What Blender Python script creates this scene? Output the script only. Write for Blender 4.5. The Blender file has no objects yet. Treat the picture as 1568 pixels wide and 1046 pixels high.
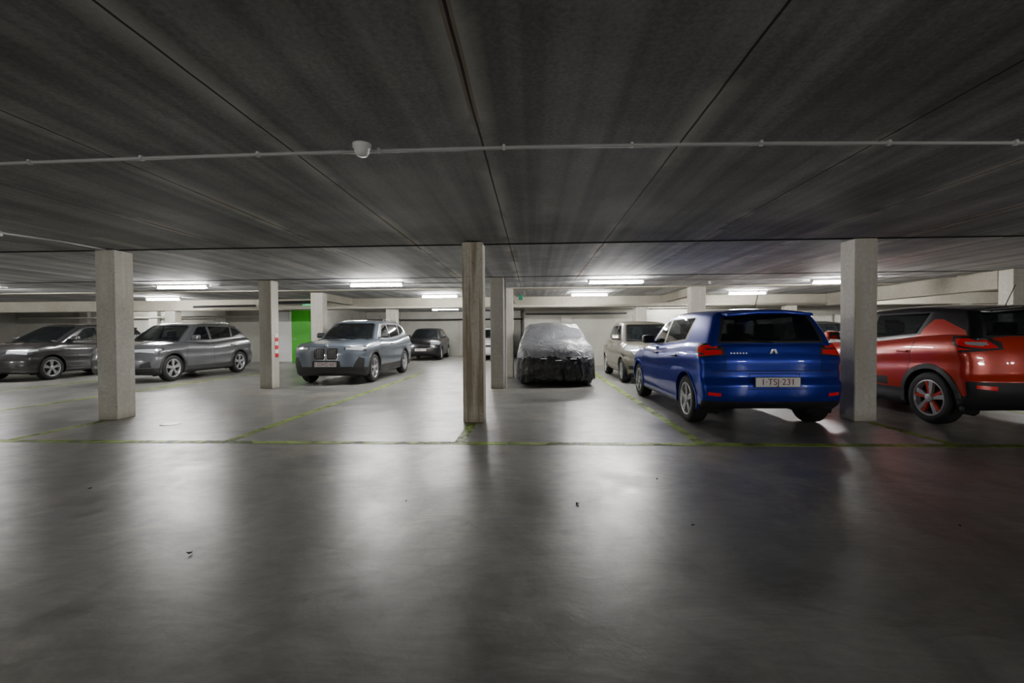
import bpy, bmesh, math, random
from mathutils import Vector, Matrix, noise
from mathutils.bvhtree import BVHTree
random.seed(4)
C=bpy.context.scene.collection

# ------------------------------------------------------------ materials
def M(name,color,rough=.5,metal=0.,coat=0.,emis=None,estr=0.,spec=.5):
    m=bpy.data.materials.new(name); m.use_nodes=True
    b=m.node_tree.nodes['Principled BSDF']
    b.inputs['Base Color'].default_value=(*color,1)
    b.inputs['Roughness'].default_value=rough
    b.inputs['Metallic'].default_value=metal
    b.inputs['Coat Weight'].default_value=coat
    b.inputs['Coat Roughness'].default_value=.04
    b.inputs['Specular IOR Level'].default_value=spec
    if emis:
        b.inputs['Emission Color'].default_value=(*emis,1)
        b.inputs['Emission Strength'].default_value=estr
    return m
class NT:
    def __init__(s,m):
        s.t=m.node_tree; s.b=s.t.nodes['Principled BSDF']
    def n(s,typ,**kw):
        x=s.t.nodes.new(typ)
        for k,v in kw.items(): setattr(x,k,v)
        return x
    def l(s,a,b): s.t.links.new(a,b)
    def co(s,scale=(1,1,1)):
        c=s.n('ShaderNodeTexCoord'); m=s.n('ShaderNodeMapping'); s.l(c.outputs['Object'],m.inputs[0])
        m.inputs['Scale'].default_value=scale
        return m.outputs[0]
    def noise(s,scale,detail=4,rough=.55,vec=None,dist=0.):
        x=s.n('ShaderNodeTexNoise'); x.inputs['Scale'].default_value=scale
        x.inputs['Detail'].default_value=detail; x.inputs['Roughness'].default_value=rough
        x.inputs['Distortion'].default_value=dist
        if vec is not None: s.l(vec,x.inputs['Vector'])
        return x.outputs['Fac']
    def ramp(s,fac,stops,ease=False):
        r=s.n('ShaderNodeValToRGB'); e=r.color_ramp.elements
        if ease: r.color_ramp.interpolation='EASE'
        while len(e)<len(stops): e.new(.5)
        for q,(p,c) in zip(e,stops):
            q.position=p; q.color=(*c,1) if len(c)==3 else c
        s.l(fac,r.inputs[0]); return r.outputs[0]
    def math(s,op,a,b=None,clamp=False):
        x=s.n('ShaderNodeMath',operation=op); x.use_clamp=clamp
        for i,v in enumerate((a,b)):
            if v is None: continue
            if isinstance(v,(int,float)): x.inputs[i].default_value=v
            else: s.l(v,x.inputs[i])
        return x.outputs[0]
    def mix(s,fac,a,b,mode='MIX'):
        x=s.n('ShaderNodeMix',data_type='RGBA',blend_type=mode)
        for i,v in ((0,fac),(6,a),(7,b)):
            if isinstance(v,(int,float)): x.inputs[i].default_value=v
            elif isinstance(v,tuple): x.inputs[i].default_value=(*v,1)
            else: s.l(v,x.inputs[i])
        return x.outputs[2]
    def bump(s,h,strength=.3,dist=.02):
        x=s.n('ShaderNodeBump'); x.inputs['Strength'].default_value=strength; x.inputs['Distance'].default_value=dist
        s.l(h,x.inputs['Height']); s.l(x.outputs[0],s.b.inputs['Normal'])

def concrete(name,dark,light,rough=.8,scale=1.5,pits=True,streak=None,stain=None):
    m=M(name,light,rough); t=NT(m)
    v=t.co()
    n1=t.noise(scale,6,.6,v); col=t.ramp(n1,[(.3,dark),(.7,light)])
    n2=t.noise(22,4,.6,v); col=t.mix(.35,col,t.ramp(n2,[(.35,tuple(c*.75 for c in dark)),(.65,light)]))
    if streak:
        v2=t.co((9,9,.45)); n3=t.noise(1.3,3,.5,v2)
        col=t.mix(t.ramp(n3,[(.45,(0,0,0)),(.7,(1,1,1))]),col,streak)
    if stain:
        v3=t.co((14,14,.5)); n4=t.noise(1.1,3,.6,v3)
        col=t.mix(t.ramp(n4,[(.50,(0,0,0)),(.62,(.75,.75,.75))]),col,stain)
    if pits:
        vo=t.n('ShaderNodeTexVoronoi'); vo.inputs['Scale'].default_value=9; t.l(v,vo.inputs['Vector'])
        p=t.ramp(vo.outputs['Distance'],[(.06,(1,1,1)),(.09,(0,0,0))]); col=t.mix(t.math('MULTIPLY',p,.6),col,(.05,.045,.035))
        sp=t.n('ShaderNodeSeparateXYZ'); t.l(v,sp.inputs[0])
        lo=t.math('SUBTRACT',1.,t.math('DIVIDE',sp.outputs[2],.12),True)
        col=t.mix(t.math('MULTIPLY',lo,.5),col,(.25,.20,.12))
    t.l(col,t.b.inputs['Base Color']); t.bump(n2,.25,.01)
    return m

m_col=concrete('column_concrete',(.45,.435,.38),(.64,.625,.57),streak=(.50,.46,.37))
m_colstain=concrete('column_concrete_stained',(.50,.455,.36),(.68,.64,.55),streak=(.60,.57,.49),stain=(.26,.18,.10))
m_wall=concrete('wall_concrete',(.31,.305,.265),(.42,.415,.37),pits=False)
m_beam=concrete('beam_concrete',(.31,.285,.23),(.44,.415,.345),pits=False)

def ceiling_mat():
    m=M('ceiling_concrete',(.2,.2,.2),.75); t=NT(m)
    v=t.co()
    base=t.noise(.7,5,.65,v)
    col=t.ramp(base,[(.3,(.42,.422,.425)),(.7,(.70,.702,.70))])
    vs=t.co((5.2,.09,1)); st=t.noise(1.,2.2,.55,vs)
    col=t.mix(.75,col,t.ramp(st,[(.36,(.45,.45,.45)),(.64,(1,1,1))]),'MULTIPLY')
    blot=t.noise(2.2,5,.7,v); col=t.mix(.55,col,t.ramp(blot,[(.3,(.58,.58,.58)),(.65,(1,1,1))]),'MULTIPLY')
    fine=t.noise(40,5,.7,v); col=t.mix(.8,col,t.ramp(fine,[(.32,(.5,.5,.5)),(.68,(1,1,1))]),'MULTIPLY')
    sp=t.n('ShaderNodeSeparateXYZ'); t.l(v,sp.inputs[0])
    wob=t.math('MULTIPLY',t.math('SUBTRACT',t.noise(3,2,.5,v),.5),.012)
    xx=t.math('ADD',t.math('ADD',sp.outputs[0],.33),wob)
    fr=t.math('FRACT',t.math('ADD',t.math('DIVIDE',xx,1.3),50.5))
    d=t.math('MULTIPLY',t.math('ABSOLUTE',t.math('SUBTRACT',fr,.5)),1.3)
    seam=t.math('LESS_THAN',d,.007)
    near=t.math('SUBTRACT',1.,t.math('DIVIDE',d,.13),True)
    eff=t.ramp(t.noise(1.1,4,.65,t.co((1,.7,1))),[(.46,(0,0,0)),(.56,(1,1,1))])
    f2=t.math('MULTIPLY',t.math('MULTIPLY',near,eff),.8)
    col=t.mix(f2,col,(.78,.77,.71))
    ru=t.ramp(t.noise(.9,3,.6,t.co((1.3,.5,1))),[(.52,(0,0,0)),(.62,(1,1,1))])
    f3=t.math('MULTIPLY',t.math('MULTIPLY',t.math('LESS_THAN',d,.024),ru),.65)
    col=t.mix(f3,col,(.30,.19,.10))
    col=t.mix(t.math('MULTIPLY',seam,.9),col,(.015,.014,.012))
    t.l(col,t.b.inputs['Base Color'])
    h=t.math('ADD',t.math('MULTIPLY',st,.5),t.math('MULTIPLY',fine,.25)); h=t.math('SUBTRACT',h,t.math('MULTIPLY',seam,1.))
    t.bump(h,.35,.012)
    return m
m_ceil=ceiling_mat()

def floor_mat():
    m=M('floor_polished_concrete',(.25,.25,.25),.3,spec=.8); t=NT(m)
    v=t.co()
    n1=t.noise(.5,6,.6,v,.3); col=t.ramp(n1,[(.28,(.20,.198,.19)),(.5,(.275,.271,.258)),(.72,(.37,.36,.335))],True)
    n2=t.noise(1.6,8,.7,v,.8); col=t.mix(.65,col,t.ramp(n2,[(.30,(.42,.42,.42)),(.68,(1,1,1))],True),'MULTIPLY')
    n3=t.noise(.7,7,.7,v,.6); col=t.mix(t.ramp(n3,[(.50,(0,0,0)),(.68,(.6,.6,.6))],True),col,(.46,.41,.31))
    n4=t.noise(.9,7,.72,t.co((1,1.7,1)),1.2); col=t.mix(t.ramp(n4,[(.54,(0,0,0)),(.70,(.65,.65,.65))],True),col,(.115,.11,.10))
    v8=t.co((1.2,5,1)); n8=t.noise(2.2,6,.65,v8,1.8); col=t.mix(.5,col,t.ramp(n8,[(.28,(.55,.55,.55)),(.70,(1,1,1))],True),'MULTIPLY')
    n7=t.noise(60,3,.6,v); col=t.mix(.3,col,t.ramp(n7,[(.3,(.65,.65,.65)),(.7,(1,1,1))]),'MULTIPLY')
    t.l(col,t.b.inputs['Base Color'])
    n5=t.noise(1.8,8,.72,v,1.2)
    t.l(t.ramp(n5,[(.32,(.283,.283,.283)),(.68,(.43,.43,.43))],True),t.b.inputs['Roughness'])
    h=t.math('ADD',t.noise(6,5,.65,v,1.0),t.math('MULTIPLY',t.noise(28,3,.6,v),.15))
    t.bump(h,.10,.02)
    return m
m_floor=floor_mat()

def worn_paint():
    m=M('worn_green_line_paint',(.42,.50,.10),.45); t=NT(m)
    v=t.co(); n=t.noise(2.5,6,.7,v)
    t.l(t.ramp(t.noise(9,3,.5,v),[(.3,(.26,.42,.04)),(.7,(.42,.60,.08))]),t.b.inputs['Base Color'])
    t.l(t.ramp(n,[(.34,(.12,.12,.12)),(.60,(.9,.9,.9))]),t.b.inputs['Alpha'])
    return m
m_line=worn_paint()

m_black=M('black_plastic',(.022,.022,.024),.5)
m_rubber=M('tyre_rubber',(.014,.014,.015),.75)
def glassmat():
    m=M('car_tinted_glass',(.010,.012,.014),.03,0,.5); t=NT(m)
    tr=t.n('ShaderNodeBsdfTransparent'); tr.inputs[0].default_value=(.36,.40,.41,1)
    mx=t.n('ShaderNodeMixShader'); mx.inputs[0].default_value=.6
    t.l(tr.outputs[0],mx.inputs[1]); t.l(t.b.outputs[0],mx.inputs[2])
    t.l(mx.outputs[0],t.t.nodes['Material Output'].inputs[0])
    return m
m_glass=glassmat()
m_seat=M('seat_fabric_dark',(.02,.02,.022),.8)
m_lamp=M('headlamp_lens',(.55,.6,.64),.12,.35,1)
m_red=M('tail_lamp_red',(.42,.008,.01),.15,0,1,(1,.02,.02),.12)
m_chrome=M('chrome',(.72,.73,.75),.14,1)
m_gap=M('panel_gap_dark',(.004,.004,.005),.7)
m_plate=M('licence_plate_white',(.80,.80,.79),.35)
m_ptext=M('licence_plate_red_text',(.22,.01,.02),.5)
m_alloy=M('alloy_rim',(.6,.61,.63),.28,.8)
m_alloyd=M('alloy_rim_satin',(.50,.50,.51),.3,.4)
m_alloyr=M('alloy_rim_red',(.6,.05,.02),.3,.2,.5)
m_tube=M('fluorescent_tube',(1,1,1),.5,0,0,(1.,.98,.95),480)
m_tube3=M('fluorescent_tube_far',(1,1,1),.5,0,0,(1.,.98,.95),360)
m_tube2=M('fluorescent_tube_behind',(1,1,1),.5,0,0,(1.,.98,.95),680)
m_housing=M('lamp_housing_white',(.75,.75,.73),.5)
m_pipe=M('conduit_grey_pvc',(.42,.42,.415),.45)
m_pipew=M('pipe_light',(.5,.48,.42),.5)
m_pipeb=M('pipe_black_insulation',(.02,.02,.02),.6)
m_white=M('white_plastic',(.78,.78,.77),.4)
m_green=M('green_door_paint',(.05,.42,.012),.4)
m_exit=M('exit_sign_green',(.02,.35,.12),.4,0,0,(.05,.7,.25),.8)
m_hred=M('hazard_red',(.6,.02,.02),.4)
m_steel=M('galvanised_steel',(.4,.4,.4),.4,.8)

def paint(name,c,metal=.35,rough=.3):
    m=M(name,c,rough,metal,1.); return m

# ------------------------------------------------------------ mesh helpers
def obj_from(bm,name,mats,parent=None,smooth=False,loc=None,rot=None):
    me=bpy.data.meshes.new(name); 
    if smooth:
        for f in bm.faces: f.smooth=True
    bm.to_mesh(me); bm.free()
    for m in mats: me.materials.append(m)
    o=bpy.data.objects.new(name,me); C.objects.link(o)
    if parent: o.parent=parent
    if loc: o.location=loc
    if rot: o.rotation_euler=rot
    return o
def addbox(bm,x0,x1,y0,y1,z0,z1,mi=0,bev=0):
    vs=[bm.verts.new((x,y,z)) for x in(x0,x1) for y in(y0,y1) for z in(z0,z1)]
    fs=[]
    for q in((0,1,3,2),(4,6,7,5),(0,4,5,1),(2,3,7,6),(0,2,6,4),(1,5,7,3)):
        f=bm.faces.new([vs[i] for i in q]); f.material_index=mi; fs.append(f)
    if bev:
        es=list({e for f in fs for e in f.edges})
        r=bmesh.ops.bevel(bm,geom=es,offset=bev,segments=2,affect='EDGES',profile=.5)
        for f in r['faces']: f.material_index=mi
    return fs
def box(name,x0,x1,y0,y1,z0,z1,mat,bev=0,parent=None):
    bm=bmesh.new(); addbox(bm,x0,x1,y0,y1,z0,z1,0,bev)
    bmesh.ops.recalc_face_normals(bm,faces=bm.faces)
    return obj_from(bm,name,[mat],parent)
def addtube(bm,pts,r,seg=10,mi=0):
    rings=[]
    for i,p in enumerate(pts):
        p=Vector(p); a=Vector(pts[max(0,i-1)]); b=Vector(pts[min(len(pts)-1,i+1)])
        d=(b-a).normalized(); up=Vector((0,0,1)) if abs(d.z)<.9 else Vector((1,0,0))
        s=d.cross(up).normalized(); u=s.cross(d)
        rings.append([bm.verts.new(p+s*math.cos(t)*r+u*math.sin(t)*r) for t in [2*math.pi*k/seg for k in range(seg)]])
    for A,B in zip(rings,rings[1:]):
        for k in range(seg):
            f=bm.faces.new((A[k],A[(k+1)%seg],B[(k+1)%seg],B[k])); f.material_index=mi; f.smooth=True
    for R in (rings[0],rings[-1]):
        f=bm.faces.new(R); f.material_index=mi
def revolve(bm,prof,seg,mi,closed=False,axis='y',center=(0,0,0)):
    rings=[]; cx,cy,cz=center
    for (r,h) in prof:
        ring=[]
        for k in range(seg):
            t=2*math.pi*k/seg
            if axis=='y': ring.append(bm.verts.new((cx+r*math.cos(t),cy+h,cz+r*math.sin(t))))
            else: ring.append(bm.verts.new((cx+r*math.cos(t),cy+r*math.sin(t),cz+h)))
        rings.append(ring)
    n=len(rings)
    for i in range(n if closed else n-1):
        A,B=rings[i],rings[(i+1)%n]
        for k in range(seg):
            f=bm.faces.new((A[k],A[(k+1)%seg],B[(k+1)%seg],B[k])); f.material_index=mi; f.smooth=True
    return rings
def ax(h,r,n):
    e=[-h,-h+r*.25,-h+r*.5,-h+r*.75]
    m=[-h+r+(2*h-2*r)*i/n for i in range(n+1)]
    return e+m+[-q for q in reversed(e)]
def rbox(hx,hy,hz,r,nx,ny,nz):
    bm=bmesh.new(); h=(hx,hy,hz); A=[ax(hx,r,nx),ax(hy,r,ny),ax(hz,r,nz)]; vd={}
    def V(p):
        k=tuple(round(q,5) for q in p)
        if k not in vd:
            q=Vector([max(-(h[i]-r),min(h[i]-r,p[i])) for i in range(3)])
            d=Vector(p)-q
            if d.length>0: d.normalize()
            vd[k]=bm.verts.new(q+d*r)
        return vd[k]
    for d in range(3):
        i,j=(d+1)%3,(d+2)%3
        for s in(-1,1):
            for u in range(len(A[i])-1):
                for v in range(len(A[j])-1):
                    q=[]
                    for (a,b) in((u,v),(u+1,v),(u+1,v+1),(u,v+1)):
                        p=[0,0,0]; p[d]=s*h[d]; p[i]=A[i][a]; p[j]=A[j][b]; q.append(V(p))
                    if s<0: q.reverse()
                    bm.faces.new(q)
    return bm
def addrbox(bm,center,half,r,mi,fn=None,rot=None):
    b2=rbox(*half,r,3,3,3)
    mp={}
    for v in b2.verts:
        co=v.co.copy()
        if fn: co=fn(co)
        if rot: co=rot@co
        mp[v]=bm.verts.new(co+Vector(center))
    for f in b2.faces:
        g=bm.faces.new([mp[v] for v in f.verts]); g.material_index=mi; g.smooth=True
    b2.free()
def curve(pts):
    xs=[p[0] for p in pts]; ys=[p[1] for p in pts]; n=len(xs)
    d=[(ys[i+1]-ys[i])/(xs[i+1]-xs[i]) for i in range(n-1)]
    m=[d[0]]+[0 if d[i-1]*d[i]<=0 else 2*d[i-1]*d[i]/(d[i-1]+d[i]) for i in range(1,n-1)]+[d[-1]]
    def f(x):
        if x<=xs[0]: return ys[0]
        if x>=xs[-1]: return ys[-1]
        i=0
        while x>xs[i+1]: i+=1
        h=xs[i+1]-xs[i]; t=(x-xs[i])/h
        return (2*t**3-3*t*t+1)*ys[i]+(t**3-2*t*t+t)*h*m[i]+(-2*t**3+3*t*t)*ys[i+1]+(t**3-t*t)*h*m[i+1]
    return f
def pip(x,y,P):
    c=False; j=len(P)-1
    for i in range(len(P)):
        if (P[i][1]>y)!=(P[j][1]>y) and x<(P[j][0]-P[i][0])*(y-P[i][1])/(P[j][1]-P[i][1])+P[i][0]: c=not c
        j=i
    return c
AX={'s':(0,2),'f':(1,2),'r':(1,2),'t':(0,1)}
def cut(bm,view,P,mi,nmin=.35,delete=False,cond=None,anyn=False):
    i,j=AX[view]
    x0=min(p[0] for p in P); x1=max(p[0] for p in P); y0=min(p[1] for p in P); y1=max(p[1] for p in P)
    def ok(f):
        n=f.normal
        if not anyn:
            if view=='s' and abs(n.y)<nmin: return False
            if view=='f' and n.x<nmin: return False
            if view=='r' and n.x>-nmin: return False
            if view=='t' and n.z<nmin: return False
        return cond is None or cond(f.calc_center_median())
    reg=[]
    for f in bm.faces:
        if not ok(f): continue
        a=[v.co[i] for v in f.verts]; b=[v.co[j] for v in f.verts]
        if max(a)<x0-.002 or min(a)>x1+.002 or max(b)<y0-.002 or min(b)>y1+.002: continue
        reg.append(f)
    if not reg: return
    n=len(P)
    for k in range(n):
        p,q=P[k],P[(k+1)%n]
        dx,dy=q[0]-p[0],q[1]-p[1]
        L=math.hypot(dx,dy)
        if L<1e-6: continue
        no=[0,0,0]; no[i]=dy/L; no[j]=-dx/L
        co=[0,0,0]; co[i]=p[0]; co[j]=p[1]
        g=set(reg)
        for f in reg:
            g.update(f.edges); g.update(f.verts)
        r=bmesh.ops.bisect_plane(bm,geom=list(g),plane_co=co,plane_no=no,dist=1e-5)
        reg=[f for f in r['geom'] if isinstance(f,bmesh.types.BMFace)]
    dl=[]
    for f in reg:
        f.normal_update()
        c=f.calc_center_median()
        if pip(c[i],c[j],P):
            if delete: dl.append(f)
            else: f.material_index=mi
    if dl: bmesh.ops.delete(bm,geom=dl,context='FACES')
def mir(P): return [(-a,b) for a,b in P]
def circle(cx,cz,r,n=26): return [(cx+r*math.cos(2*math.pi*k/n),cz+r*math.sin(2*math.pi*k/n)) for k in range(n)]

# ------------------------------------------------------------ wheels
def make_wheel(parent,name,loc,R,side,rim,style='double'):
    bm=bmesh.new(); w=.105; r=R*.68
    revolve(bm,[(r,-w*.9),(R*.8,-w),(R*.94,-w*.92),(R*.985,-w*.7),(R,-w*.3),(R,w*.3),(R*.985,w*.7),(R*.94,w*.92),(R*.8,w),(r,w*.9)],40,0)
    revolve(bm,[(r*1.02,w*.92),(r*.97,w*.97),(r*.92,w*.8),(r*.90,0),(r*.9,-w*.8)],40,1)
    rg=revolve(bm,[(r*.92,w*.25),(.01,w*.2)],40,2)
    n=5
    def spoke(a,w0,w1,mi=1):
        ca,sa=math.cos(a),math.sin(a)
        pts=[]
        for (rr,hw,y) in((r*.12,w0,w*.82),(r*.95,w1,w*.88)):
            for s in(-1,1):
                for yy in(y,y-.035):
                    pts.append(bm.verts.new((rr*ca-s*hw*sa,yy,rr*sa+s*hw*ca)))
        for q in((0,1,3,2),(4,6,7,5),(0,4,5,1),(2,3,7,6),(0,2,6,4),(1,5,7,3)):
            f=bm.faces.new([pts[i] for i in q]); f.material_index=mi
    for k in range(n):
        a=2*math.pi*k/n+.3
        if style=='double':
            spoke(a-.13,.018,.018); spoke(a+.13,.018,.018)
        elif style=='red':
            spoke(a-.16,.016,.020,3); spoke(a+.16,.022,.030,1)
        else:
            spoke(a,.03,.042)
    revolve(bm,[(.055,w*.70),(.055,w*.92),(.045,w*.96),(.001,w*.97)],20,1)
    bmesh.ops.recalc_face_normals(bm,faces=bm.faces)
    if side<0: bmesh.ops.rotate(bm,verts=bm.verts,matrix=Matrix.Rotation(math.pi,3,'Z'))
    return obj_from(bm,name,[m_rubber,rim,m_gap,m_alloyr],parent,False,loc)

# ------------------------------------------------------------ cars
def build_car(name,loc,rotz,p):
    L,W,H=p['L'],p['W'],p['H']; wb=p.get('wb',2.6); r=p.get('r',.32); fo=p.get('fo',.82)
    xa_f=L/2-fo; xa_r=xa_f-wb
    cowl=L/2-p.get('hoodlen',1.0); rf=cowl-p.get('wslen',.72); rr=-L/2+p.get('rr',.45); rb=-L/2+p.get('rb',.15)
    hoodz,cowlz,beltz,rearz=p['hoodz'],p['cowlz'],p['beltz'],p['rearz']
    paint_m=p['paint']; gh_m=p.get('ghmat',paint_m)
    MATS=[paint_m,m_glass,m_black,m_lamp,m_red,m_chrome,m_gap,m_plate,gh_m,m_seat]
    root=bpy.data.objects.new(name,None); C.objects.link(root); root.location=loc; root.rotation_euler=(0,0,rotz)
    zt=curve([(-L/2,rearz-.02),(-L/2+.45,rearz),(0,beltz),(cowl,cowlz),(cowl+.45,cowlz*.55+hoodz*.45+.015),(L/2-.15,hoodz),(L/2,hoodz-.06)])
    zb=curve([(-L/2,.29),(-L/2+.5,.21),(0,.19),(L/2-.5,.19),(L/2,.24)])
    Ff=curve(p.get('Ff',[(-1,.10),(-.75,.03),(-.4,0),(.1,.01),(.45,.05),(.8,.11),(1,.20)]))
    Fr=curve(p.get('Fr',[(-1,.12),(-.8,.04),(-.5,0),(-.12,0),(.0,.05),(.5,.075),(1,.13)]))
    Sd=curve(p.get('Sd',[(-1,.945),(-.78,.97),(-.62,.965),(-.35,.985),(.05,.99),(.3,.975),(.42,1.0),(.6,.995),(1,.93)]))
    hz=.38; bm=rbox(L/2,W/2,hz,p.get('er',.075),36,14,14)
    pf,pr=p.get('pf',.30),p.get('pr',.14)
    for v in bm.verts:
        a,b,c=v.co.x/(L/2),v.co.y/(W/2),v.co.z/hz
        xf=L/2-Ff(c)-pf*abs(b)**2.6; xr=-L/2+Fr(c)+pr*abs(b)**3.2
        x=xr+(a+1)/2*(xf-xr)
        top=zt(x)-.05*b*b*(1 if x>cowl-.1 else .3); bot=zb(x)
        if x>cowl-.1: top+=.018*math.exp(-((abs(b)-.55)/.12)**2)
        z=bot+(c+1)/2*(top-bot)
        tp=1-.035*max(0,(abs(x)-L/2+1.1)/1.1)**2
        v.co=(x,b*W/2*Sd(c)*tp,z)
    bm.normal_update()
    Wb=W*.93-.05; Wr=W*p.get('roofw',.70)
    def G(a,b,t):
        t=max(0.,min(1.,t))
        e=math.sin(math.pi*t)
        xf=cowl+(rf-cowl)*t+.05*e-.14*b*b; xr=rb+(rr-rb)*t-.035*e+.06*b*b
        x=xr+(a+1)/2*(xf-xr)
        lo=zt(x)-.10
        top=H-p.get('rdf',.05)*max(0,a)**2-p.get('rdr',.07)*max(0,-a)**2-.04*b*b
        z=lo+t*(top-lo)
        y=b*(Wb+(Wr-Wb)*t**1.25)/2*(1-.05*max(0,-a)**2-.03*max(0,a)**2)
        return Vector((x,y,z))
    g=rbox((cowl-rb)/2,W/2,.33,.075,28,10,8)
    for v in g.verts:
        v.co=G(v.co.x/((cowl-rb)/2),v.co.y/(W/2),(v.co.z/.33+1)/2)
    g.normal_update()
    for f in g.faces: f.material_index=9 if f.normal.z<-.7 else 8
    def A_for(x,t):
        q0=G(-1,1,t).x; q1=G(1,1,t).x; return 2*(x-q0)/(q1-q0)-1
    def S(q):
        if len(q)==3: v=G(A_for(q[1],q[2]),1,q[2])
        else: v=G(q[0],1,q[1])
        return (v.x,v.z)
    xB=p.get('xB',xa_r+wb*.44); t0,t1=.24,.86
    q=p.get('quarter',1)
    if p.get('flank'):
        cut(g,'s',[S(k) for k in [('x',xa_r+.42,.0),('x',xa_r+.30,t0-.02),('x',xa_r+.10,.66),('x',xa_r-.02,.66),(-.93,.34),(-.97,.0)]],0,.25)
    rearend=[(-.83,t1-.07),(-.89,t0+.24),('x',xa_r+.19,t0-.02)] if q else [('x',xa_r+.15,t1+.01),('x',xa_r+.24,t0-.01)]
    dlo=[('x',xB,t0-.035),(.83,t0-.035),(.86,t0+.1),(.85,t1-.04),(.80,t1+.02),('x',xB,t1+.025)]+([('x',xa_r+.18,t1+.015)] if q else [])+rearend
    cut(g,'s',[S(k) for k in dlo],2,.3)
    wins=[[(.79,t0),(.82,t0+.1),(.82,t1-.06),(.78,t1),('x',xB+.045,t1),('x',xB+.045,t0)],
          [('x',xB-.045,t0),('x',xB-.045,t1),('x',xa_r+.20,t1-.01),('x',xa_r+.30,t0+.03)]]
    if q: wins.append([('x',xa_r+.21,t0+.03),('x',xa_r+.12,t1-.015),(-.80,t1-.1),(-.86,t0+.28)])
    for w in wins:
        cut(g,'s',[S(k) for k in w],1,.3)
    for e,vw in ((1,'f'),(-1,'r')):
        for grow,mi_ in ((.05,2),(0.,1)):
            tt0,tt1=(.16,.93) if e>0 else (p.get('rgt0',.2),.88)
            if grow and e<0: tt0-=.05; tt1+=.02
            bb=(.84 if e>0 else .82)+grow
            P=[]
            for (b,t) in ((-bb,tt0),(bb,tt0),(bb,(tt0+tt1)/2),(bb,tt1-.05),(bb-.06,tt1),(-bb+.06,tt1),(-bb,tt1-.05),(-bb,(tt0+tt1)/2)):
                v=G(e,b,t); P.append((v.y,v.z))
            cut(g,vw,P,mi_,.22)
    cut(bm,'t',[(rb+.16,-Wb/2+.09),(cowl-.24,-Wb/2+.09),(cowl-.24,Wb/2-.09),(rb+.16,Wb/2-.09)],9,.6)
    ra=r+.045
    for xa in(xa_f,xa_r):
        cut(bm,'s',circle(xa,r+.01,ra),0,delete=True,cond=lambda c:abs(c.y)>W/2-.30,anyn=True)
    if p.get('clad'):
        cz=p['clad']
        cut(bm,'s',[(-L/2-.1,0),(L/2+.1,0),(L/2+.1,cz),(-L/2-.1,cz)],2,.2)
        cut(bm,'r',[(-W,0),(W,0),(W,p.get('rclad',cz)),(-W,p.get('rclad',cz))],2,.2)
        cut(bm,'f',[(-W,0),(W,0),(W,p.get('fclad',cz)),(-W,p.get('fclad',cz))],2,.2)
    else:
        cut(bm,'s',[(-L/2-.1,0),(L/2+.1,0),(L/2+.1,.25),(-L/2-.1,.25)],2,.2)
        cut(bm,'r',[(-W,0),(W,0),(W,.36),(-W,.36)],2,.1)
    lw=.006
    def vline(x0,z0,x1,z1):
        cut(bm,'s',[(x0-lw,z0),(x0+lw,z0),(x1+lw,z1),(x1-lw,z1)],6,.4)
    zlo=(p['clad']-.06 if p.get('clad') else .30)
    vline(xB,zlo,xB,beltz+.1); vline(xa_f-ra-.06,zlo,xa_f-ra-.10,beltz+.1); vline(xa_r+.42,zlo+.02,xa_r+.30,.72); vline(xa_r+.30,.72,xa_r+.22,beltz+.1)
    cut(bm,'s',[(xa_r+.4,zlo),(xa_f-ra-.06,zlo),(xa_f-ra-.06,zlo+.012),(xa_r+.4,zlo+.012)],6,.4)
    for ft in p.get('feats',[]):
        vw,P,mi=ft[:3]; both=ft[3] if len(ft)>3 else False
        if vw=='s':
            P=[((L/2-a) if a>=0 else (-L/2-a),z) for a,z in P]
            cut(bm,'s',P,mi,.3,cond=(lambda c:c.x>0) if P[0][0]>0 else (lambda c:c.x<0))
        else:
            nm=.3
            cut(bm,vw,P,mi,nm)
            if both: cut(bm,vw,mir(P),mi,nm)
    cut(bm,'f',[(-W/2+.1,hoodz-.075),(W/2-.1,hoodz-.075),(W/2-.1,hoodz-.066),(-W/2+.1,hoodz-.066)],6,.15)
    bvB=BVHTree.FromBMesh(bm); bvG=BVHTree.FromBMesh(g)
    def ex(e,y,z,tree=bvB):
        h=tree.ray_cast(Vector((5*e,y,z)),Vector((-e,0,0)))[0]
        return h.x if h else e*L/2
    def ey(s,x,z,tree=bvB):
        h=tree.ray_cast(Vector((x,5*s,z)),Vector((0,-s,0)))[0]
        return h.y if h else s*W/2
    d=bmesh.new()
    for xa in(xa_f,xa_r):
        for s in(-1,1):
            for k in range(28):
                t=2*math.pi*k/28; t2=2*math.pi*(k+1)/28
                q=[(xa+ra*math.cos(u),yy,r+.01+ra*math.sin(u)) for u,yy in((t,s*(W/2-.045)),(t2,s*(W/2-.045)),(t2,s*(W/2-.34)),(t,s*(W/2-.34)))]
                if min(c_[2] for c_ in q)<.14: continue
                f=d.faces.new([d.verts.new(c) for c in q]); f.material_index=6
            f=d.faces.new([d.verts.new((xa+ra*math.cos(2*math.pi*k/28),s*(W/2-.33),max(.15,r+.01+ra*math.sin(2*math.pi*k/28)))) for k in range(28)]); f.material_index=6
            wl=.065 if p.get('clad') else .022; ml=2 if p.get('clad') else 0
            prev=None; N=22
            for k in range(N+1):
                t=math.radians(-14+208*k/N)
                ct,stt=math.cos(t),math.sin(t)
                yo=s*(abs(ey(s,xa+(ra+wl+.02)*ct,max(.30,r+.01+(ra+wl+.02)*stt)))+.012)
                cur=[d.verts.new((xa+rr_*ct,yy,r+.01+rr_*stt)) for rr_,yy in((ra-.008,s*(W/2-.10)),(ra-.008,yo),(ra+wl*.8,yo),(ra+wl,yo-s*.03))]
                if prev:
                    for m_ in range(3):
                        f=d.faces.new((prev[m_],prev[m_+1],cur[m_+1],cur[m_])); f.material_index=ml
                prev=cur
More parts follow.
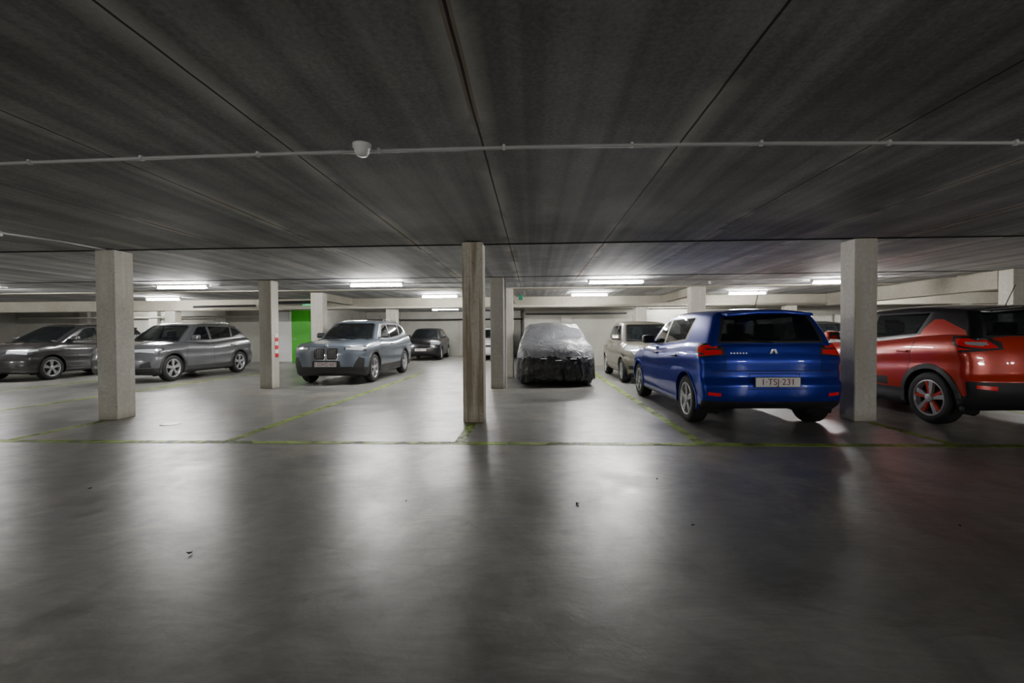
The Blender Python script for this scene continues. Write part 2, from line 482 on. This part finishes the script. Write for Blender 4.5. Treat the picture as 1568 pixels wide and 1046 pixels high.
    for s in(-1,1):
        xm=G(.78,1,.2).x; zm=G(.78,1,.2).z+.05
        ym=abs(ey(s,xm,zm,bvG))
        addrbox(d,(xm,s*(ym+.13),zm+.04),(.07,.10,.07),.045,p.get('mir',0),
                fn=lambda c:Vector((c.x*(1.15 if c.z<0 else .9)+.1*abs(c.y),c.y,c.z)))
        addrbox(d,(xm,s*(ym+.03),zm-.01),(.035,.06,.018),.012,2)
        f0=d.faces.new([d.verts.new((xm-.075,s*(ym+.13)+yy,zm+.04+zz)) for yy,zz in((-.075,-.045),(.075,-.045),(.075,.045),(-.075,.045))]); f0.material_index=2
        for xh in(xB+.14,xa_r+.38):
            zh=beltz-.12; yh=ey(s,xh,zh)
            addrbox(d,(xh,yh+s*.012,zh),(.09,.016,.014),.010,p.get('handle',0))
        if p.get('rails'):
            pts=[]
            for k in range(9):
                a=.55-1.4*k/8; v=G(a,.86,.985); pts.append((v.x,s*v.y,v.z+(.045 if 0<k<8 else .0)))
            addtube(d,pts,.014,8,p.get('railmat',2))
        for xs,hh in ((xB+.10,0),(xB-.80,-.03)):
            yy=s*.37
            addrbox(d,(xs,yy,.98+hh),(.07,.24,.20),.06,9)
            addrbox(d,(xs-.04,yy,1.26+hh),(.05,.13,.085),.04,9)
    addrbox(d,(cowl-.42,0,cowlz+.0),(.18,Wb/2-.14,.05),.04,9)
    sw=[(xB+.62,.37+.17*math.cos(t),1.0+.17*math.sin(t)) for t in [2*math.pi*k/16 for k in range(17)]]
    addtube(d,sw,.013,6,9)
    v=G(1,0,.8); addrbox(d,(v.x-.14,0,v.z-.04),(.015,.11,.03),.012,9)
    if p.get('spoiler',True):
        v=G(-1,0,.94)
        addrbox(d,(v.x-.02,0,v.z-.005),(.13,G(-.9,.86,.95).y,.022),.018,p.get('spoilmat',8),
                fn=lambda c:Vector((c.x+.08*(c.y/ (W/2))**2,c.y,c.z-.10*(c.y/(W/2))**2+.06*c.x)))
    va=G(-.75,0,1); addtube(d,[(va.x,0,va.z-.01),(va.x-.12,0,va.z+.24)],.005,6,2)
    for (e,y0,y1,tz) in ((1,-.05,-.6,.2),(1,.55,.02,.2)):
        a=G(1,y0/(Wb/2),.14); b=G(1,y1/(Wb/2),.22)
        addtube(d,[(a.x+.03,y0,a.z+.01),(b.x+.03,y1,b.z+.02)],.008,6,2)
    a=G(-1,0,.19); b=G(-1,.45,.26); addtube(d,[(a.x-.03,0,a.z),(b.x-.03,.32,b.z)],.009,6,2)
    def plate(e,z,txt):
        x=max(ex(e,0,z+dz)*e for dz in(-.05,0,.05))*e
        addbox(d,min(x,x+e*.02),max(x,x+e*.02),-.27,.27,z-.062,z+.062,2)
        addbox(d,min(x,x+e*.025),max(x,x+e*.025),-.26,.26,z-.055,z+.055,7)
        cu=bpy.data.curves.new('plate_text','FONT'); cu.body=txt; cu.size=.105; cu.align_x='CENTER'; cu.align_y='CENTER'; cu.extrude=.001
        o=bpy.data.objects.new('plate_text',cu); C.objects.link(o); o.parent=root; cu.materials.append(m_ptext)
        o.location=(x+e*.028,0,z); o.rotation_euler=(math.pi/2,0,math.pi/2*e)
    if 'fplate' in p: plate(1,*p['fplate'])
    if 'rplate' in p: plate(-1,*p['rplate'])
    for (e,y,z,h,mi) in p.get('badges',[]):
        x=ex(e,y,z); addrbox(d,(x+e*.006,y,z),(.012,h[0],h[1]),.009,mi)
    for fn in p.get('extra',[]): fn(d,ex,ey,G)
    bmesh.ops.recalc_face_normals(bm,faces=bm.faces)
    obj_from(bm,'body',MATS,root,True); obj_from(g,'cabin',MATS,root,True); obj_from(d,'details',MATS,root)
    k=1
    for xa in(xa_f,xa_r):
        for s in(-1,1):
            make_wheel(root,'wheel_%d'%k,(xa,s*(W/2-.125),r),r,s,p.get('rim',m_alloy),p.get('rimstyle','double')); k+=1
    return root

def headlight(y0,y1,z0,z1,sx):
    dz=z1-z0
    return [('f',[(y0,z0+dz*.35),(y1+.05,z0-.0),(y1+.05,z1+.02),(y0,z0+dz*.9)],2,True),
            ('s',[(0.0,z0),(sx,z1-dz*.3),(sx,z1),(0.0,z1)],2),
            ('f',[(y0+.04,z0+dz*.42),(y1-.02,z0+.025),(y1-.02,z1-.015),(y0+.04,z0+dz*.8)],3,True),
            ('s',[(.1,z0+dz*.3),(sx-.08,z1-dz*.35),(sx-.08,z1-.02),(.1,z1-.02)],3)]

FY=math.pi/2; NY=-math.pi/2
# --- blue hatchback, tail towards the camera
blue=paint('blue_metallic_paint',(.003,.024,.38),.5,.29)
def blue_extra(d,ex,ey,G):
    for s in(-1,1):
        x=ex(-1,0,.99); addrbox(d,(x-.008,s*.022,.965),(.008,.018,.032),.007,5,fn=lambda c,s=s:Vector((c.x,c.y-s*.012*(c.z/.03),c.z)))
    for k in range(6):
        y=.50-.035*k; x=ex(-1,y,.945); addbox(d,x-.005,x,y-.010,y+.010,.937,.953,5)
build_car('hatchback_car',(2.89,7.60,0),FY+.012,dict(L=4.0,W=1.78,H=1.53,wb=2.6,fo=.75,r=.315,hoodz=.84,cowlz=.98,beltz=1.0,rearz=1.09,hoodlen=.98,
  paint=blue,rr=.30,rb=.09,roofw=.70,rgt0=.23,pr=.10,er=.055,rdr=.04,
  Fr=[(-1,.07),(-.8,.02),(-.5,0),(-.22,0),(-.14,.05),(.1,.055),(.45,.05),(.6,.07),(1,.10)],
  rplate=(.60,'1·TSJ·231'),handle=2,quarter=0,xB=-.12,mir=2,
  feats=[('r',[(.56,.92),(.95,.88),(.95,1.06),(.62,1.06),(.58,1.01)],2,True),
         ('r',[(.60,.935),(.95,.90),(.95,.985),(.61,.985)],4,True),
         ('r',[(.65,1.005),(.95,1.005),(.95,1.045),(.65,1.045)],4,True),
         ('s',[(-.001,.88),(-.30,.96),(-.34,1.06),(-.001,1.07)],2),
         ('s',[(-.001,.90),(-.26,.97),(-.29,1.04),(-.001,1.05)],4),
         ('r',[(-.72,.725),(.72,.725),(.72,.735),(-.72,.735)],6),
         ('r',[(.56,.735),(.568,.735),(.58,.92),(.572,.92)],6,True),
         ('r',[(-.34,.51),(.34,.51),(.30,.70),(-.30,.70)],6),
         ('r',[(-.332,.518),(.332,.518),(.292,.692),(-.292,.692)],0),
         ('r',[(.64,.42),(.78,.43),(.78,.47),(.64,.46)],4,True)]+headlight(.5,.83,.66,.8,.5),
  extra=[blue_extra]))
# --- red compact SUV
red=paint('orange_red_paint',(.56,.026,.005),.15)
build_car('suv',(5.98,7.52,0),FY,dict(L=4.12,W=1.79,H=1.57,wb=2.6,fo=.83,r=.335,hoodz=.90,cowlz=1.03,beltz=1.05,rearz=1.17,
  paint=red,ghmat=paint('black_roof_paint',(.006,.006,.007),0),clad=.42,rclad=.60,rr=.36,rb=.14,roofw=.73,quarter=0,flank=True,
  Fr=[(-1,.14),(-.8,.05),(-.5,0),(-.22,0),(-.1,.055),(.15,.06),(.55,.085),(1,.15)],
  rplate=(.84,'1·VKC·508'),rim=m_alloyd,rimstyle='red',handle=0,spoilmat=8,
  feats=[('r',[(.50,.98),(.95,.93),(.95,1.14),(.62,1.13),(.50,1.06)],2,True),
         ('r',[(.54,1.0),(.95,.96),(.95,1.11),(.64,1.10)],4,True),
         ('r',[(.62,1.03),(.84,1.02),(.84,1.065),(.64,1.065)],3,True),
         ('s',[(-.001,.92),(-.34,1.02),(-.42,1.14),(-.001,1.13)],2),
         ('s',[(-.001,.95),(-.30,1.03),(-.36,1.11),(-.001,1.11)],4),
         ('s',[(-.12,1.0),(-.24,1.04),(-.26,1.07),(-.12,1.06)],3),
         ('r',[(.62,.50),(.80,.52),(.80,.56),(.62,.55)],4,True),
         ('s',[(-1.35,.44),(-2.7,.44),(-2.7,.50),(-1.35,.56)],2)]+headlight(.5,.85,.74,.88,.45)))
# --- pale blue SUV, nose towards the camera
pale=paint('pale_blue_metallic_paint',(.165,.20,.25),.5)
def kid(y0,y1,z0,z1,mi):
    return ('f',[(y0,z0+.03),(y0+.02,z0),(y1-.03,z0),(y1,z0+.04),(y1+.005,z1-.03),(y1-.03,z1),(y0+.02,z1),(y0,z1-.02)],mi,True)
def slats(d,ex,ey,G):
    for s in(-1,1):
        for k in range(5):
            y=s*(.07+.040*k); x=ex(1,y,.75); addbox(d,x,x+.008,y-.003,y+.003,.64,.86,5)
    x=ex(1,0,.92); addrbox(d,(x,0,.945),(.02,.035,.035),.018,3)
build_car('suv',(-4.93,12.80,0),NY,dict(L=4.5,W=1.82,H=1.63,wb=2.69,fo=.86,r=.36,hoodz=.99,cowlz=1.10,beltz=1.07,rearz=1.18,hoodlen=1.12,wslen=.68,
  paint=pale,clad=.42,fclad=.36,rr=.45,rb=.14,rails=True,railmat=5,pf=.24,mir=2,er=.07,roofw=.71,
  Ff=[(-1,.10),(-.75,.03),(-.4,0),(.3,.0),(.6,.01),(.85,.04),(1,.09)],
  fplate=(.50,'1·GWD·687'),
  feats=[kid(.015,.29,.60,.89,5),kid(.03,.275,.615,.875,6)]+headlight(.42,.84,.80,.92,.5)+
        [('f',[(-.66,.27),(.66,.27),(.60,.44),(-.60,.44)],2),
         ('f',[(.60,.40),(.84,.36),(.86,.64),(.74,.68)],2,True),
         ('f',[(-.35,.43),(.35,.43),(.33,.58),(-.33,.58)],2)],
  extra=[slats]))
grey=paint('grey_metallic_paint',(.14,.145,.155),.6)
def bars(d,ex,ey,G):
    for s in(-1,1):
        for z in(.70,.76):
            for k in range(4):
                y=s*(.10+.08*k); x=ex(1,y,z); addbox(d,x-.004,x+.012,y-.04,y+.04,z-.007,z+.007,5)
    x=ex(1,0,.74); addrbox(d,(x,0,.74),(.02,.07,.07),.019,5)
build_car('suv',(-10.45,13.0,0),NY,dict(L=4.41,W=1.83,H=1.61,wb=2.73,fo=.85,r=.35,hoodz=.95,cowlz=1.07,beltz=1.04,rearz=1.15,hoodlen=1.1,
  paint=grey,clad=.38,fclad=.34,rr=.55,rb=.14,rails=True,railmat=5,roofw=.69,fplate=(.46,'1·XHD·204'),
  feats=[('f',[(-.38,.62),(.38,.62),(.44,.72),(.36,.82),(-.36,.82),(-.44,.72)],6)]+headlight(.46,.85,.74,.89,.55)+
        [('f',[(-.55,.28),(.55,.28),(.50,.40),(-.50,.40)],2),('f',[(.58,.40),(.80,.40),(.78,.56),(.62,.50)],2,True)],
  extra=[bars]))
dark=paint('dark_brown_metallic_paint',(.040,.038,.040),.5)
build_car('minivan',(-14.35,13.4,0),NY,dict(L=4.4,W=1.83,H=1.62,wb=2.7,fo=.9,r=.33,hoodz=.90,cowlz=1.05,beltz=1.03,rearz=1.14,hoodlen=.95,wslen=.95,
  paint=dark,rr=.5,rb=.14,fplate=(.46,'1·LMB·772'),
  feats=[('f',[(-.40,.62),(.40,.62),(.44,.78),(-.44,.78)],6)]+headlight(.44,.85,.70,.88,.62)+
        [('f',[(-.6,.27),(.6,.27),(.55,.40),(-.55,.40)],2)],extra=[bars]))
champ=paint('champagne_metallic_paint',(.22,.205,.165),.4)
build_car('hatchback_car',(2.93,12.40,0),NY,dict(L=3.72,W=1.66,H=1.54,wb=2.43,fo=.68,r=.29,hoodz=.83,cowlz=1.0,beltz=.98,rearz=1.06,hoodlen=.85,wslen=.75,
  paint=champ,rr=.5,rb=.16,pf=.38,roofw=.68,quarter=0,er=.12,fplate=(.45,'YGB·312'),rimstyle='five',
  feats=[('f',circle(.52,.77,.125,16),5,True),('f',circle(.52,.77,.11,16),3,True),('s',[(.15,.70),(.45,.80),(.5,.90),(.15,.88)],3),
         ('f',[(-.26,.66),(.26,.66),(.22,.74),(-.22,.74)],6),('f',[(-.5,.27),(.5,.27),(.45,.37),(-.45,.37)],6),
         ('f',[(.55,.33),(.70,.35),(.70,.43),(.55,.42)],2,True)],badges=[(1,0,.70,(.05,.03),5)]))
blk=M('black_gloss_paint',(.006,.006,.007),.35,0,.35)
build_car('hatchback_car',(-5.25,22.4,0),NY+.06,dict(L=3.95,W=1.73,H=1.52,wb=2.46,fo=.8,r=.31,hoodz=.88,cowlz=1.02,beltz=1.0,rearz=1.08,
  paint=blk,rr=.5,rb=.16,fplate=(.50,'1·FRA·119'),
  feats=headlight(.44,.83,.70,.86,.6)+[('f',[(-.40,.66),(.40,.66),(.40,.675),(-.40,.675)],5),('f',[(-.40,.73),(.40,.73),(.40,.745),(-.40,.745)],5)]))
wht=paint('white_paint',(.62,.62,.62),.0)
build_car('hatchback_car',(-2.2,22.5,0),NY,dict(L=4.0,W=1.74,H=1.53,wb=2.5,fo=.8,r=.31,hoodz=.88,cowlz=1.02,beltz=1.0,rearz=1.08,
  paint=wht,rr=.5,rb=.16,fplate=(.50,'1·KPE·640'),feats=headlight(.44,.83,.70,.86,.6)+[('f',[(-.4,.6),(.4,.6),(.4,.7),(-.4,.7)],6)]))
build_car('hatchback_car',(7.9,13.1,0),NY,dict(L=4.1,W=1.78,H=1.52,wb=2.56,fo=.8,r=.32,hoodz=.88,cowlz=1.02,beltz=1.0,rearz=1.08,
  paint=dark,rr=.5,rb=.16,fplate=(.50,'1·ABJ·903'),feats=headlight(.44,.83,.70,.86,.6)+[('f',[(-.4,.6),(.4,.6),(.4,.7),(-.4,.7)],6)]))

# --- covered car
def covered():
    root=bpy.data.objects.new('covered_car',None); C.objects.link(root); root.location=(.50,12.2,0); root.rotation_euler=(0,0,NY)
    L,W=4.1,1.78; bm=rbox(L/2,W/2,.6,.16,80,44,34)
    top=curve([(-2.05,.95),(-1.8,1.12),(-1.3,1.38),(-.6,1.47),(.35,1.46),(.7,1.38),(1.15,1.12),(1.6,1.0),(1.9,.92),(2.05,.84)])
    for v in bm.verts:
        a,b,c=v.co.x/(L/2),v.co.y/(W/2),v.co.z/.6
        x=a*L/2-(.22*abs(b)**3)*(1 if a>0 else -1)*abs(a)
        x-= .16*max(0,c)**2*a
        z=.10+(c+1)/2*(top(x)-.05*b*b-.10)
        s=max(0,min(1,(z-.72)/.75)); s=s*s*(3-2*s)
        y=b*W/2*(1-.20*s)*(1-.03*max(0,c))
        low=max(0,1-z/.85)
        P=Vector((x,y,z)); n=Vector((x*.25,y,(z-.6)*1.2)).normalized() if abs(a)<.9 else Vector((a,y*.3,(z-.7)*.8)).normalized()
        k_=.35+.65*min(1,low*2)
        q=noise.noise(Vector((x*2.2,y*2.2,z*1.6)))*.04+abs(noise.noise(Vector((x*7,y*7,z*2.2+5))))*.05*k_
        q+=low*(noise.noise(Vector((x*10,y*10,z*1.2)))*.08)
        q+=abs(noise.noise(Vector((x*2+z*3,y*2.5-z*2.5,z*1.5))))*.06
        v.co=P+n*(q-.02)
        if c<-.95: v.co.z=.08+.03*noise.noise(Vector((x*5,y*5,0)))
    bmesh.ops.delete(bm,geom=[f for f in bm.faces if f.calc_center_median().z<.12 and abs(f.normal.z)>.9],context='FACES')
    m=M('car_cover_fabric',(.3,.3,.3),.36); t=NT(m); v=t.co(); sp=t.n('ShaderNodeSeparateXYZ'); t.l(v,sp.inputs[0])
    zz=t.math('ADD',sp.outputs[2],t.math('MULTIPLY',t.math('SUBTRACT',t.noise(5,4,.7,v),.5),.26))
    f=t.math('GREATER_THAN',zz,.66)
    up=t.ramp(t.noise(2.5,4,.5,v),[(.3,(.16,.165,.18)),(.7,(.25,.255,.27))])
    t.l(t.mix(f,(.016,.016,.017),up),t.b.inputs['Base Color']); t.bump(t.noise(5,2,.5,v,2.),.6,.06)
    obj_from(bm,'fabric_cover',[m],root,True)
    k=1
    for xa in(1.25,-1.2):
        for s in(-1,1): make_wheel(root,'wheel_%d'%k,(xa,s*.72,.3),.3,s,m_alloy); k+=1
    d=bmesh.new()
    for (y,z) in((-.28,.64),(.05,.60),(.38,.63)): addrbox(d,(2.03,y,z),(.03,.07,.010),.009,0)
    obj_from(d,'reflective_strips',[m_white],root)
covered()

# ------------------------------------------------------------ shell
ZC=2.45
box('floor',-24.2,18.2,-9.2,25.2,-.15,0,m_floor)
box('ceiling',-24.2,18.2,-9.2,25.2,ZC,ZC+.2,m_ceil)
box('wall_left',-24.2,-24,-9,25,0,ZC,m_wall)
box('wall_right',18,18.2,-9,25,0,ZC,m_wall)
box('wall_front',-24.2,18.2,-9.2,-9,0,ZC,m_wall)
box('wall_back',-24.2,18.2,25,25.2,0,ZC,m_wall)
box('wall_back_right',-.35,18,17,17.2,0,ZC,m_wall)
box('wall_stair_core',-24,-9.3,20,20.2,0,ZC,m_wall)
box('wall_stair_core_side',-9.5,-9.3,20.2,25,0,ZC,m_wall)
for i,(y0,y1,dz) in enumerate([(6.33,6.60,.012),(12.35,12.75,.02)]):
    box('trim_%d'%(i+1),-24,18,y0,y1,ZC-dz,ZC,m_ceil if i==0 else m_beam)
box('trim_3',-24,18,6.31,6.33,ZC-.016,ZC,m_gap)
box('trim_4',-24,18,9.96,9.985,ZC-.01,ZC,m_gap)
def beam(x0,x1,y0,y1,z0): box('concrete_beam',x0,x1,y0,y1,z0,ZC,m_beam,.015)
beam(-24,18,15.4,15.75,2.08)
beam(9.55,9.85,9.86,15.4,2.06)
beam(-6.44,-6.20,13.31,15.4,2.22); beam(-.84,-.60,12.71,15.4,2.22); beam(4.28,4.52,12.71,15.4,2.22)
def column(x0,x1,y0,y1,mat=m_col,z1=ZC-.012):
    return box('concrete_column',x0,x1,y0,y1,0,z1,mat,.014)
column(-6.25,-5.97,6.22,6.54)
column(-.96,-.68,6.10,6.40,m_colstain)
column(4.27,4.56,6.27,6.57)
column(-6.17,-5.88,9.95,10.25)
column(-.95,-.66,9.95,10.25)
column(9.55,9.85,9.55,9.85)
column(-6.50,-6.14,13.0,13.3); column(-.88,-.56,12.4,12.7); column(4.2,4.6,12.4,12.7)
for x in(-12.8,-4.9,3.6,8.5,14.): column(x-.18,x+.18,15.45,15.75,m_col,2.08)
for x in(-12,-6.2,-.8,4.5,9.9): column(x-.15,x+.15,-2.6,-2.3)
for x in(-20.5,-17.2,-14.): column(x-.2,x+.2,19.8,19.99,m_wall,ZC)
for x in(1.2,6.2,11.): column(x-.2,x+.2,16.88,16.99,m_wall,1.85)
for x in(-7.6,-3.9,-.9): column(x-.2,x+.2,24.8,24.99,m_wall,ZC)
bm=bmesh.new(); addtube(bm,[(-.625,10.1,.0),(-.625,10.1,2.42)],.02); obj_from(bm,'vertical_conduit',[m_pipe])

def door():
    r=bpy.data.objects.new('door_1',None); C.objects.link(r)
    x0,x1=-10.85,-9.95
    box('leaf',x0,x1,19.93,19.98,.01,2.25,m_green,0,r)
    box('frame_left',x0-.1,x0,19.9,20.0,0,2.33,m_white,0,r); box('frame_right',x1,x1+.1,19.9,20.0,0,2.33,m_green,0,r)
    box('frame_top',x0-.1,x1+.1,19.9,20.0,2.25,2.35,m_green,0,r)
    box('handle',x0+.08,x0+.2,19.88,19.93,1.02,1.05,m_steel,0,r)
    box('open_leaf',x0-.75,x0-.12,19.93,19.98,.01,2.25,m_white,0,r)
door()
def sign():
    r=bpy.data.objects.new('exit_sign',None); C.objects.link(r)
    box('panel',-7.83,-7.51,15.1,15.13,2.20,2.36,m_exit,0,r)
    bm=bmesh.new(); addbox(bm,-7.80,-7.68,15.095,15.1,2.23,2.33,0); addbox(bm,-7.62,-7.55,15.095,15.1,2.26,2.30,0); obj_from(bm,'pictogram',[m_white],r)
    bm=bmesh.new(); addtube(bm,[(-7.67,15.11,2.36),(-7.67,15.11,2.45)],.008); obj_from(bm,'hanger',[m_steel],r)
sign()
def hose():
    r=bpy.data.objects.new('fire_hose_cabinet',None); C.objects.link(r)
    box('cabinet',-19.4,-18.7,19.78,19.99,.9,1.6,m_hred,.02,r); box('door_panel',-19.34,-18.76,19.765,19.78,.96,1.54,m_hred,0,r); box('label',-19.15,-18.95,19.758,19.765,1.2,1.4,m_white,0,r)
hose()

def lamp(x,y,L=1.25,mt=m_tube):
    bm=bmesh.new(); addbox(bm,x-L/2-.03,x+L/2+.03,y-.03,y+.03,ZC-.045,ZC,0)
    for s in(-1,1): addbox(bm,x+s*L/2-.02,x+s*L/2+.02,y-.025,y+.025,ZC-.10,ZC-.045,0)
    addtube(bm,[(x-L/2+.02,y,ZC-.085),(x+L/2-.02,y,ZC-.085)],.024,12,1)
    obj_from(bm,'fluorescent_ceiling_light',[m_housing,mt])
for x in(-19.5,-13.9,-8.45,-3.7,1.9,7.2,12.6): lamp(x,10.6 if x<7 else 11.1)
for x in(-11.8,-2.9,1.7,6.4,11): lamp(x,14.0,1.1,m_tube3)
for x in(-17,-7.5,-2.5): lamp(x,18.6,1.25,m_tube3)
lamp(5.,16.3,1.25,m_tube3)
lamp(-4.2,21.5,1.25,m_tube3)
for x in(-13,-7,5.8,11.5): lamp(x,-5.2,1.25,m_tube2)

pts=[(-8,3.28),(-5.5,3.17),(-3.8,3.08),(-2,3.04),(-.4,3.03),(1.2,3.06),(3.2,3.17),(5,3.27),(8,3.4)]
fy=curve(pts)
root=bpy.data.objects.new('ceiling_conduit',None); C.objects.link(root)
bm=bmesh.new(); addtube(bm,[(-8+.4*k,fy(-8+.4*k),ZC-.018) for k in range(41)],.0115,10); obj_from(bm,'pipe',[m_pipe],root)
bm=bmesh.new()
for k in range(19):
    x=-7.75+.84*k; y=fy(x); addtube(bm,[(x-.010,y,ZC-.018),(x+.010,y,ZC-.018)],.016,10); addbox(bm,x-.008,x+.008,y-.015,y+.015,ZC-.016,ZC)
obj_from(bm,'clips',[M('clip_grey',(.55,.55,.54),.5)],root)
bm=bmesh.new(); addtube(bm,[(-20,10.72,ZC-.035),(9.5,10.72,ZC-.035)],.012,8); obj_from(bm,'ceiling_conduit',[m_pipe])
def detector(x,y,r=.06):
    bm=bmesh.new()
    revolve(bm,[(.001,0),(r,0),(r,-.022),(r*.8,-.03),(r*.8,-.05),(r*.55,-.075),(.001,-.08)],24,0,axis='z',center=(x,y,ZC))
    obj_from(bm,'smoke_detector',[m_white])
detector(-1.12,2.96); 
for x,y in((4.3,11.3),(-12.2,9.8)): detector(x,y,.05)
root=bpy.data.objects.new('junction_box',None); C.objects.link(root)
box('box',-6.45,-6.27,5.0,5.12,ZC-.06,ZC-.001,m_white,.01,root)
bm=bmesh.new(); addtube(bm,[(-6.28,5.06,ZC-.02),(-6.1,5.6,ZC-.02),(-6.05,6.18,ZC-.02)],.011); obj_from(bm,'lead',[m_pipe],root)
def pipe(name,pts,r,m):
    bm=bmesh.new(); addtube(bm,pts,r,12); obj_from(bm,name,[m])
pipe('water_pipe',[(-8.6,15.28,2.12),(9.5,15.28,2.12)],.03,m_pipew)
pipe('drain_pipe',[(-8.95,14.75,2.28),(-7.2,14.75,2.30)],.05,m_pipeb)
pipe('drain_pipe',[(-11.5,14.9,2.18),(-9.35,14.9,2.2)],.04,m_pipeb)
pipe('drain_pipe',[(-3.2,15.1,1.98),(-1.1,15.1,1.98)],.03,m_pipeb)
pipe('drain_pipe',[(-.3,16.84,1.93),(3.4,16.84,1.93)],.035,m_pipeb)
pipe('water_pipe',[(1.,16.84,2.15),(17.9,16.84,2.15)],.02,m_steel)
pipe('water_pipe',[(-23.5,19.7,2.05),(-11.9,19.7,2.05)],.03,m_pipew)
pipe('drain_pipe',[(-9.2,24.7,2.0),(-.6,24.7,2.0)],.04,m_pipeb)
bm=bmesh.new(); addtube(bm,[(-.35,12.55,2.43),(-.35,12.55,2.22)],.03); addrbox(bm,(-.35,12.55,2.2),(.06,.05,.07),.02,1); obj_from(bm,'pipe_valve',[m_steel,M('valve_green',(.02,.2,.12),.4)])

bm=bmesh.new()
for k in range(6): addbox(bm,-5.879,-5.872,10.08,10.2,.70+k*.09,.79+k*.09,k%2)
obj_from(bm,'hazard_strip_sign',[m_hred,m_white])

bm=bmesh.new()
def ln(x0,x1,y0,y1): addbox(bm,x0,x1,y0,y1,.0,.003)
ln(-20,17,4.89,5.01)
for x,ye in((-11.9,12),(-8.7,14),(-6.1,6.15),(-3.47,14),(-.83,6.05),(1.8,14),(4.43,6.2),(7.1,9.9),(9.7,9.5)): ln(x-.055,x+.055,5.02,ye)
obj_from(bm,'parking_line_marking',[m_line])

bm=bmesh.new(); revolve(bm,[(.12,.0),(.12,.004),(.1,.005),(.001,.005)],28,0,axis='z',center=(-4.95,5.95,0)); obj_from(bm,'floor_drain_cover',[m_steel])
bm=bmesh.new()
for (x,y) in((-.92,3.2),(1.0,3.75),(.98,2.85),(-3.5,3.4),(2.6,2.9),(-.75,5.7),(3.,2.8),(.3,3.2),(-1.9,2.4)):
    a=random.random()*6; s=random.uniform(.008,.022)
    vs=[bm.verts.new((x+s*math.cos(a+t)*(1 if k%2 else .5),y+s*math.sin(a+t)*(1 if k%2 else .5),.003+.006*(k%3))) for k,t in enumerate([0,.9,1.9,2.9,4,5.2])]
    bm.faces.new(vs)
obj_from(bm,'leaf_debris',[M('dry_leaf',(.03,.02,.012),.8)])

w=bpy.data.worlds.new('world'); bpy.context.scene.world=w; w.use_nodes=True
w.node_tree.nodes['Background'].inputs[0].default_value=(.05,.05,.05,1)

cd=bpy.data.cameras.new('camera'); cam=bpy.data.objects.new('camera',cd); C.objects.link(cam)
cd.sensor_width=36; cd.lens=16.0; cd.clip_start=.05; cd.clip_end=200
cam.matrix_world=Matrix.Translation((0,0,1.2))@Matrix.Rotation(.0478,4,'Z')@Matrix.Rotation(math.pi/2-.0169,4,'X')@Matrix.Rotation(-.0065,4,'Z')
bpy.context.scene.camera=cam
